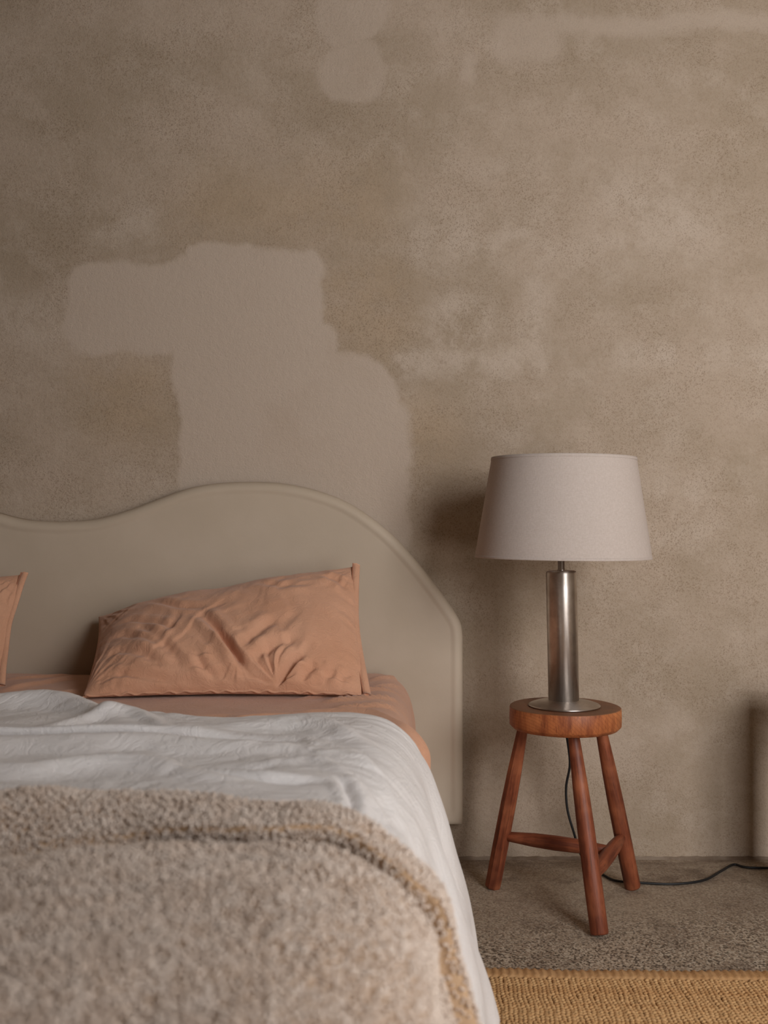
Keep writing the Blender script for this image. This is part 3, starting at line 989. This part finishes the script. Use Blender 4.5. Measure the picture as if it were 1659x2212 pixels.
# pillows --------------------------------------------------------------------
def pillow(name, BL, BR, TR, TL, thick_f, thick_b, creases, foci, seed, label, floor_z=0.5165, wall_y=HB_F - 0.004, hem_fold=0.0):
    """a soft case on four seam corners; a runs left-right, b bottom-top"""
    BL, BR, TR, TL = [np.array(p, float) for p in (BL, BR, TR, TL)]
    na, nb = 300, 190
    a = np.linspace(0, 1, na); b = np.linspace(0, 1, nb)
    A, B = np.meshgrid(a, b, indexing='ij')

    def base(A, B):
        return (BL * ((1 - A) * (1 - B))[..., None] + BR * (A * (1 - B))[..., None]
                + TR * (A * B)[..., None] + TL * ((1 - A) * B)[..., None])
    ex = (BR + TR - BL - TL) / 2; ey = (TL + TR - BL - BR) / 2
    W = np.linalg.norm(ex); H = np.linalg.norm(ey)
    nrm = np.cross(ex, ey); nrm /= np.linalg.norm(nrm)
    if nrm[1] > 0: nrm = -nrm
    # seam edges draw in between the corners
    pull_x = 0.020 * (1 - (2 * B - 1) ** 2); pull_y = 0.016 * (1 - (2 * A - 1) ** 2)
    Pm = base(A, B)
    Pm = Pm - (ex / W) * (pull_x * (2 * A - 1) ** 3 * 0.6)[..., None] - (ey / H) * (pull_y * (2 * B - 1) ** 3)[..., None]
    puff = (np.clip(1 - np.abs(2 * A - 1) ** 2.6, 0, 1) ** 0.62) * (np.clip(1 - np.abs(2 * B - 1) ** 2.3, 0, 1) ** 0.60)
    U, V = A * W, B * H
    wr = np.zeros_like(A)
    for pts, amp, wd in creases:
        wr = wr + crease(U, V, [(x * W, y * H) for x, y in pts], amp, wd)
    for (fx, fy), kk, L0, amp, ph in foci:
        dx = U - fx * W; dy = V - fy * H
        r = np.hypot(dx, dy); th = np.arctan2(dy, dx)
        ang = kk * th + 2.6 * fbm(U * 11, V * 11, seed + int(kk), 2) + ph
        env = np.exp(-(r / L0) ** 2) * smooth01(r / 0.035)
        wr = wr + amp * env * np.sin(ang + 0.7 * np.sin(ang)) * np.clip(0.5 + 0.9 * vnoise(U * 12, V * 12, seed + 60 + int(kk)), 0, 1.2)
    fl = U * 0.8 - V * 0.6 + 0.05 * fbm(U * 6, V * 6, seed + 3, 2)
    fine = 0.0035 * fbm(U * 9, V * 9, seed + 9, 3) + 0.0032 * vnoise(fl * 52, (U * .6 + V * .8) * 11, seed + 77) * smooth01(0.5 + vnoise(U * 5, V * 5, seed + 78))
    # gathers at the sewn ends
    endg = np.exp(-(A / 0.06)) + np.exp(-((1 - A) / 0.05)) + np.exp(-(B / 0.09)) + 0.6 * np.exp(-((1 - B) / 0.08))
    gath = endg * 0.004 * vnoise(V * 60 + U * 30, U * 12 - V * 9, seed + 30)
    m = smooth01(puff * 3)
    front = puff * thick_f + (wr + fine + gath) * m
    backd = puff * thick_b + 0.003 * fbm(U * 8, V * 8, seed + 50, 2) * m
    Pf = Pm + nrm * front[..., None]
    Pb = Pm - nrm * (backd + 0.002)[..., None]
    for Q in (Pf, Pb):
        Q[..., 2] = np.maximum(Q[..., 2], floor_z + (0.003 if Q is Pf else 0.0))
        Q[..., 1] = np.minimum(Q[..., 1], wall_y)
    me = grid_mesh(name, Pf[..., 0], Pf[..., 1], Pf[..., 2])
    mb = grid_mesh(name + '_b', Pb[..., 0], Pb[..., 1], Pb[..., 2])
    bm = bmesh.new(); bm.from_mesh(me); k = len(bm.verts); bm.from_mesh(mb)
    bm.verts.ensure_lookup_table()
    idx = np.arange(na * nb).reshape(na, nb)
    ring = list(idx[:, 0]) + list(idx[-1, 1:]) + list(idx[-2::-1, -1]) + list(idx[0, -2:0:-1])
    for p, q in zip(ring, ring[1:] + ring[:1]):
        try: bm.faces.new((bm.verts[p], bm.verts[q], bm.verts[k + q], bm.verts[k + p]))
        except ValueError: pass
    bpy.data.meshes.remove(mb)
    c = (BL + BR) / 2
    for v in bm.verts: v.co -= Vector(c)
    bmesh.ops.recalc_face_normals(bm, faces=bm.faces[:])
    bm.to_mesh(me); bm.free()
    o = link(name, me, M['peach']); o.location = c
    tag(o, label, 'pillow', 'peach pillows leaning on the headboard')
    # hem at the open right-hand end: a flat double strip with a stitched line
    hb = np.linspace(0.0, 1.0, 60)
    hm = None
    for off, wid, lift, mt, nm in ((-0.012, 0.018, 0.003, M['peach'], 'hem'), (-0.0115, 0.0020, 0.0048, M['peach_dark'], 'hem_stitching')):
        vs, fs = [], []
        for i, bb in enumerate(hb):
            e = BR * (1 - bb) + TR * bb - (ex / W) * 0.020 * (1 - (2 * bb - 1) ** 2) * 0.6
            e = e + (ex / W) * 0.0012 * math.sin(bb * 9) + nrm * 0.0015 * math.sin(bb * 17 + seed)
            for j, (du, dn) in enumerate(((off, lift), (off + wid * .5, lift + .0005), (off + wid, lift * .6), (off + wid, -0.002), (off, -0.002))):
                pl = e + (ex / W) * du + nrm * (dn + (0.006 if du < 0 else 0.001) + hem_fold * du)
                pl[2] = max(pl[2], floor_z + 0.002); pl[1] = min(pl[1], wall_y)
                vs.append(pl - c)
        for i in range(len(hb) - 1):
            for j in range(5):
                j2 = (j + 1) % 5
                fs.append((i * 5 + j, i * 5 + j2, (i + 1) * 5 + j2, (i + 1) * 5 + j))
        fs.append((0, 1, 2, 3, 4)); q = (len(hb) - 1) * 5; fs.append((q + 4, q + 3, q + 2, q + 1, q))
        hm = link(nm, mesh(nm, vs, fs), mt, o if nm == 'hem' else hm)
    # sewn seam along the lower edge
    ha = np.linspace(0.01, 0.97, 120)
    path = [BL * (1 - t_) + BR * t_ + (ey / H) * 0.016 * (1 - (2 * t_ - 1) ** 2) + nrm * (0.002 + 0.002 * math.sin(t_ * 90))
            + np.array([0, 0, 0.0015 * math.sin(t_ * 130)]) for t_ in ha]
    path = [np.array([p[0], p[1], max(p[2], floor_z + 0.004)]) - c for p in path]
    link('seam', tube_mesh('seam', path, 0.003, 6), M['peach'], o)
    return o


def pc(px, py):
    """photo pixel on the pillow face -> (a, b), allowing for the bulge that lifts the face"""
    b = 0.5; a = 0.5
    for _ in range(60):
        xl = 178 + (213 - 178) * b; xr = 797 + (772 - 797) * b
        a = min(max((px - xl) / (xr - xl), 0.0), 1.0)
        puff = max(1 - abs(2 * a - 1) ** 2.6, 0) ** 0.62 * max(1 - abs(2 * b - 1) ** 2.3, 0) ** 0.60
        yb = 1506; yt = 1332 + (1224 - 1332) * a
        nb = (yb - (py + 52 * puff)) / (yb - yt)
        b = 0.7 * b + 0.3 * min(max(nb, 0.02), 1.0)
    return (a, b)


cr_px = [
    ([(474, 1372), (494, 1394), (514, 1420), (528, 1440), (534, 1456)], .014, .0060),
    ([(592, 1500), (602, 1492), (612, 1478), (620, 1466)], .010, .0060),
    ([(440, 1335), (470, 1362), (498, 1392), (520, 1428), (536, 1462), (560, 1494)], .015, .011),
    ([(600, 1500), (614, 1476), (634, 1452), (662, 1428)], .014, .010),
    ([(545, 1450), (575, 1428), (610, 1408), (660, 1396)], .007, .010),
    ([(528, 1436), (548, 1404), (580, 1376), (620, 1352)], .007, .011),
    ([(300, 1362), (350, 1392), (388, 1430), (405, 1470)], .006, .011),
    ([(236, 1372), (290, 1356), (350, 1362), (410, 1384)], .006, .009),
    ([(226, 1402), (275, 1386), (325, 1396), (368, 1424)], .006, .009),
    ([(212, 1442), (265, 1420), (325, 1430), (368, 1462)], .006, .010),
    ([(330, 1312), (400, 1326), (470, 1332)], .006, .010),
    ([(200, 1482), (260, 1466), (330, 1476), (420, 1492)], .007, .009),
    ([(430, 1424), (450, 1462), (480, 1497)], .007, .009),
    ([(650, 1492), (668, 1464), (694, 1444)], .007, .008),
    ([(700, 1496), (714, 1472), (736, 1458)], .005, .008),
    ([(735, 1496), (745, 1474), (768, 1464)], .004, .007),
    ([(700, 1252), (738, 1264), (762, 1290)], .006, .009),
    ([(560, 1270), (620, 1282), (700, 1277)], .004, .011),
]
foci = [(pc(527, 1440), 13, .115, .0048, 0.0), (pc(603, 1500), 12, .11, .0048, 1.0), (pc(212, 1330), 26, .20, .0026, 0.4),
        (pc(180, 1495), 24, .16, .0030, 2.0), (pc(770, 1226), 22, .10, .0035, 0.7), (pc(790, 1500), 22, .12, .0035, 0.2)]
creases = [([pc(*p) for p in pts], a, w_) for pts, a, w_ in cr_px]
pillow('pillow', P(178, 1506, 2.275), P(796, 1503, 2.30), P(772, 1222, 2.60), P(213, 1332, 2.675), 0.088, 0.05,
       creases, foci, 100, 'plump peach pillow lying right of the bed middle, its whole face creased')
creases2 = [([(1 - x, y) for x, y in pts], a * 0.8, w_) for pts, a, w_ in creases]
pillow('pillow', P(-600, 1500, 2.32), P(6, 1482, 2.36), P(56, 1240, 2.60), P(-560, 1300, 2.62), 0.07, 0.05,
       creases2, [((1 - f[0], f[1]), k_, l_, a_, p_) for f, k_, l_, a_, p_ in foci], 200, 'peach pillow cut off by the left picture edge, showing its hemmed end', hem_fold=0.3)

# ------------------------------------------------------------------ stool
ST = Vector((0.448, 2.452, 0.0))
stool = empty('stool', ST)
tag(stool, 'small three-legged reddish wooden stool holding the lamp', 'stool')
SEAT_C = Vector((0.4225, 2.425, 0.0)); SEAT_T = 0.4725; SEAT_R = 0.1275


def seat():
    def wob(a, z):
        return 1 + 0.012 * math.cos(2 * a + 0.5) + 0.010 * math.cos(3 * a + 1.2) + 0.006 * math.cos(5 * a)
    b = SEAT_T - 0.051
    prof = [(0, b), (SEAT_R * .5, b), (SEAT_R - .010, b), (SEAT_R - .008, b + .0008), (SEAT_R - .001, b + .008), (SEAT_R, b + .0095), (SEAT_R + .0005, b + .03),
            (SEAT_R - .0003, SEAT_T - .0018), (SEAT_R - .0008, SEAT_T - .0008), (SEAT_R - .0020, SEAT_T - .0001), (SEAT_R - .0028, SEAT_T), (SEAT_R * .8, SEAT_T), (0, SEAT_T)]
    me = lathe_mesh('seat', [(r, z - SEAT_T) for r, z in prof], 96, wob)
    o = link('seat', me, M['seat_wood'], stool)
    o.location = SEAT_C + Vector((0, 0, SEAT_T)) - ST
    o.rotation_euler = (0, 0, math.radians(-14))


seat()


def stick(name, p, q, rads, n=10, mat=None, facet=False):
    """a turned stick from p to q; rads: list of (t, radius)"""
    p, q = Vector(p), Vector(q)
    L = (q - p).length
    prof = [(0, 0.0)] + [(r, t * L) for t, r in rads] + [(0, L)]
    me = lathe_mesh(name, prof, n)
    o = link(name, me, mat or M['leg_wood'], stool, smooth=not facet)
    if not facet:
        for pl in me.polygons:
            if len(pl.vertices) == 3: pl.use_smooth = False
    d = (q - p).normalized()
    rot = d.to_track_quat('Z', 'Y').to_matrix().to_4x4()
    o.matrix_local = Matrix.Translation(p - ST) @ rot
    return o


feet = [(0.268, 2.556, 0.0), (0.4695, 2.258, 0.0), (0.612, 2.552, 0.0)]
tops = [(0.337, 2.475, 0.440), (0.4305, 2.372, 0.440), (0.512, 2.480, 0.440)]
LEG = [(0.0, .0185), (0.008, .0200), (0.25, .0203), (0.5, .0196), (0.68, .0178), (0.85, .0148), (0.95, .0128), (1.0, .0125)]
for i, (f, t_) in enumerate(zip(feet, tops)):
    d = (Vector(t_) - Vector(f)).normalized()
    z0 = 0.0203 * math.sqrt(1 - d.z ** 2) * 0.92
    o = stick('leg', (f[0], f[1], z0), t_, LEG, 8 if i == 0 else 20, facet=(i == 0))
    if i == 0: o.rotation_euler.rotate_axis('Z', math.radians(12))


def on_leg(i, z):
    f, t_ = Vector(feet[i]), Vector(tops[i])
    return f + (t_ - f) * (z / t_.z)


STR = [(0.0, .0105), (0.10, .0125), (0.3, .0165), (0.5, .0178), (0.7, .0168), (0.9, .0128), (1.0, .011)]
a2 = on_leg(2, 0.137); a1 = on_leg(1, 0.118)
stick('stretcher', a2, a1, STR, 16)
mid = a2.lerp(a1, 0.42)
stick('stretcher', on_leg(0, 0.137), mid + Vector((0, 0, 0.004)), STR, 16)

# ------------------------------------------------------------------ lamp
LB = Vector((0.4215, 2.423, SEAT_T))
lamp = empty('table_lamp', LB)
tag(lamp, 'brushed steel column table lamp with an ecru linen drum shade', 'lamp')
R_B = 0.083
me = lathe_mesh('base', [(0, 0.0005), (R_B - .004, 0.0005), (R_B, 0.0015), (R_B + .0003, 0.003), (R_B - .002, 0.0048), (0.070, 0.0088), (0.055, 0.0125),
                         (0.042, 0.0148), (0.034, 0.0155), (0, 0.0155)], 72)
link('base', me, M['steel'], lamp)
TILT = Matrix.Translation((-0.0012, 0, 0)) @ Matrix.Rotation(math.radians(-1.1), 4, 'Y')


def lamp_part(name, prof, mat, n=56, mtx=None, parent=None):
    o = link(name, lathe_mesh(name, prof, n), mat, parent or lamp)
    if parent is None: o.matrix_local = mtx if mtx is not None else TILT
    return o


R_T = 0.0356; T0, T1 = 0.0145, 0.3165
lamp_part('column', [(0, T0), (R_T, T0), (R_T, T1 - .006), (R_T - .0006, T1 - .003), (R_T - .002, T1 - .001), (R_T - .005, T1), (0, T1)], M['steel'], 72)
lamp_part('neck', [(0, T1 - .001), (0.0095, T1 - .001), (0.0095, T1 + .003), (0.0078, T1 + .0035), (0.0078, T1 + .075), (0, T1 + .075)], M['steel'], 24)
socket = lamp_part('bulb_socket', [(0, .385), (.017, .385), (.019, .392), (.019, .44), (.015, .445), (0, .445)], M['cable'], 24)
lamp_part('bulb', [(0, .440), (.013, .440), (.014, .452), (.022, .468), (.029, .487), (.030, .502), (.024, .520), (.012, .531), (0, .534)],
          mat_plain('frosted_bulb_glass', srgb(225, 220, 212), 0.35), 24, parent=socket)
SH0 = 0.8185 - SEAT_T; SH1 = 1.052 - SEAT_T
SHM = Matrix.Translation((-0.0045, 0, 0)) @ Matrix.Translation((0, 0, SH0)) @ Matrix.Rotation(math.radians(0.5), 4, 'Y')
hS = SH1 - SH0
rb, rt = 0.2040, 0.1672
shade = lamp_part('shade', [(rb - .0016, 0.0), (rb, 0.0004), (rb, 0.002), (rb - (rb - rt) * .5, hS * .5), (rt, hS - .002), (rt, hS - .0004), (rt - .0016, hS),
                    (rt - .0022, hS - .001), (rb - .0026, 0.001), (rb - .0016, 0.0)], M['shade'], 128, SHM)
lamp_part('shade_hem', [(rb - .0004, 0.0), (rb + .0006, 0.0008), (rb - .0006, 0.0062), (rb - .0016, 0.0064), (rb - .003, 0.0006), (rb - .0004, 0.0)], M['shade'], 128, parent=shade)
lamp_part('shade_hem', [(rt + .0012, hS - .0064), (rt + .0016, hS - .006), (rt + .0006, hS + .0004), (rt - .0016, hS + .0006), (rt - .003, hS - .001), (rt + .0012, hS - .0064)], M['shade'], 128, parent=shade)
# wire carrier that holds the shade on the socket
for k in range(3):
    a = math.radians(30 + 120 * k)
    pts = [(0.018 * math.cos(a), 0.018 * math.sin(a), 0.415), (0.09 * math.cos(a), 0.09 * math.sin(a), 0.45),
           ((rt + .003) * math.cos(a), (rt + .003) * math.sin(a), SH1 - 0.03)]
    o = link('shade_carrier', tube_mesh('shade_carrier', catmull(pts, 8), 0.0016, 6), M['steel'], lamp)
# cable: over the back of the seat, down to the floor, off to the right
cab = [(0.43, 2.50, SEAT_T + .006), (0.436, 2.535, SEAT_T + .004), (0.445, 2.562, SEAT_T - .008), (0.4475, 2.572, SEAT_T - .05), (0.449, 2.575, .40), P(1231, 1645, 2.60), P(1223, 1700, 2.61),
       P(1226, 1750, 2.61), P(1240, 1800, 2.61), P(1252, 1840, 2.62), P(1266, 1866, 2.63), (0.531, 2.655, 0.006)]
def fl(px, py):
    d = CAM_H * F / (py - HOR)
    return ((px - 829.5) / F * d, d, 0.0042)
cab += [fl(1300, 1892), fl(1330, 1906), fl(1390, 1911), fl(1460, 1913), fl(1520, 1905), fl(1556, 1886), fl(1584, 1871), fl(1606, 1876), fl(1630, 1878), fl(1700, 1878), fl(1800, 1876)]
cab = [np.array(p) - np.array(LB) for p in cab]
link('power_cord', tube_mesh('power_cord', catmull(cab, 10), 0.0031, 10), M['cable'], lamp)

# ------------------------------------------------------------------ rug
rug = empty('jute_rug', (0.0, 2.085, 0.0))
rug.rotation_euler = (0, 0, math.radians(-1.6))
tag(rug, 'ribbed golden jute rug on the floor beside the bed', 'rug')


def strand_mesh(length, seed=4, ph0=0.0, pitch=0.0098):
    """one plaited jute cord: leaning knots in two alternating rows"""
    rnd = random.Random(seed)
    unit = []
    nr, ns = 3, 7
    unit.append((0, 0, 1.0))
    for i in range(1, nr):
        th = math.pi * i / nr
        for k in range(ns):
            ph = 2 * math.pi * k / ns
            unit.append((math.sin(th) * math.cos(ph), math.sin(th) * math.sin(ph), math.cos(th)))
    unit.append((0, 0, -1.0))
    uf = []
    for k in range(ns):
        uf.append((0, 1 + k, 1 + (k + 1) % ns))
        uf.append((1 + k, 1 + ns + k, 1 + ns + (k + 1) % ns, 1 + (k + 1) % ns))
        uf.append((1 + ns + k, 1 + 2 * ns, 1 + ns + (k + 1) % ns))
    vs, fs = [], []
    y = 0.0; i = 0
    while y < length:
        for sx in (-1, 1):
            j = len(vs)
            ang = sx * math.radians(34 + rnd.uniform(-8, 8))
            cx = sx * 0.0040 + 0.0014 * math.sin(y * 60 + ph0) + rnd.uniform(-.0008, .0008); cy = -y - (0.0049 if sx > 0 else 0) + rnd.uniform(-.0012, .0012)
            ca, sa = math.cos(ang), math.sin(ang)
            r1, r2, r3 = 0.0047 * rnd.uniform(.85, 1.1), 0.0076 * rnd.uniform(.85, 1.15), 0.0046 * rnd.uniform(.85, 1.2)
            for (x0, y0, z0) in unit:
                X, Y, Z = x0 * r1, y0 * r2, z0 * r3
                vs.append((cx + X * ca - Y * sa, cy + X * sa + Y * ca, 0.0062 + Z))
            fs += [tuple(j + q for q in f) for f in uf]
        y += pitch
    return mesh('strand', vs, fs)


PITCH = 0.0158
sm_ = [strand_mesh(0.80, 4 + i, i * 1.7) for i in range(4)]
X_A, X_B = -0.02, 1.42
k = 0
x = X_A
rnd = random.Random(9)
while x < X_B:
    o = link('strand', sm_[rnd.randrange(4)] if k > 3 else sm_[k], M['jute'], rug, smooth=(k < 4))
    o.location = (x, -0.046 + rnd.uniform(-.003, .003), 0.0)
    o.scale = (1.0, 1.0, rnd.uniform(.92, 1.1))
    x += PITCH; k += 1
# woven backing and the turned binding at the far edge
bm = bmesh.new(); box(bm, X_A - .008, X_B + .004, -0.83, -0.004, 0.0005, 0.0045)
bm_obj('backing', bm, M['jute_edge'], rug, False)
vs, fs = [], []
nx_ = 360
secs = [(-0.044, 0.003), (-0.042, 0.0085), (-0.034, 0.0100), (-0.018, 0.0105), (-0.006, 0.0098), (0.0, 0.0070), (0.002, 0.003), (0.001, 0.0006)]
for i in range(nx_ + 1):
    xx = X_A - .01 + (X_B - X_A + .016) * i / nx_
    rib = 0.0019 * math.cos(2 * math.pi * xx / PITCH)
    wob = 0.0025 * math.sin(xx * 11) + 0.0015 * math.sin(xx * 29)
    for (yy, zz) in secs:
        vs.append((xx, yy + wob + (rnd.uniform(-.001, .001) if yy < -.02 else 0), max(zz + rib * (zz > .005), 0.0004)))
ns = len(secs)
for i in range(nx_):
    for j in range(ns - 1):
        fs.append((i * ns + j, i * ns + j + 1, (i + 1) * ns + j + 1, (i + 1) * ns + j))
link('binding', mesh('binding', vs, fs), M['jute_edge'], rug)

# ------------------------------------------------------------------ low table just outside the picture; its leg shades the wall
tb = empty('side_table', (1.20, 2.50, 0))
tag(tb, 'low dark wooden table standing by the wall right of the stool', 'table')
bm = bmesh.new(); box(bm, -.215, .235, -.14, .135, .455, .485)
bmesh.ops.bevel(bm, geom=bm.edges[:], offset=0.004, segments=2, affect='EDGES')
bm_obj('tabletop', bm, M['dark_wood'], tb, False)
for sx in (-.187, .207):
    for sy in (-.11, .105):
        bm = bmesh.new(); box(bm, sx - .028, sx + .028, sy - .028, sy + .028, 0, .456)
        bmesh.ops.bevel(bm, geom=bm.edges[:], offset=0.004, segments=2, affect='EDGES')
        bm_obj('leg', bm, M['dark_wood'], tb, False)
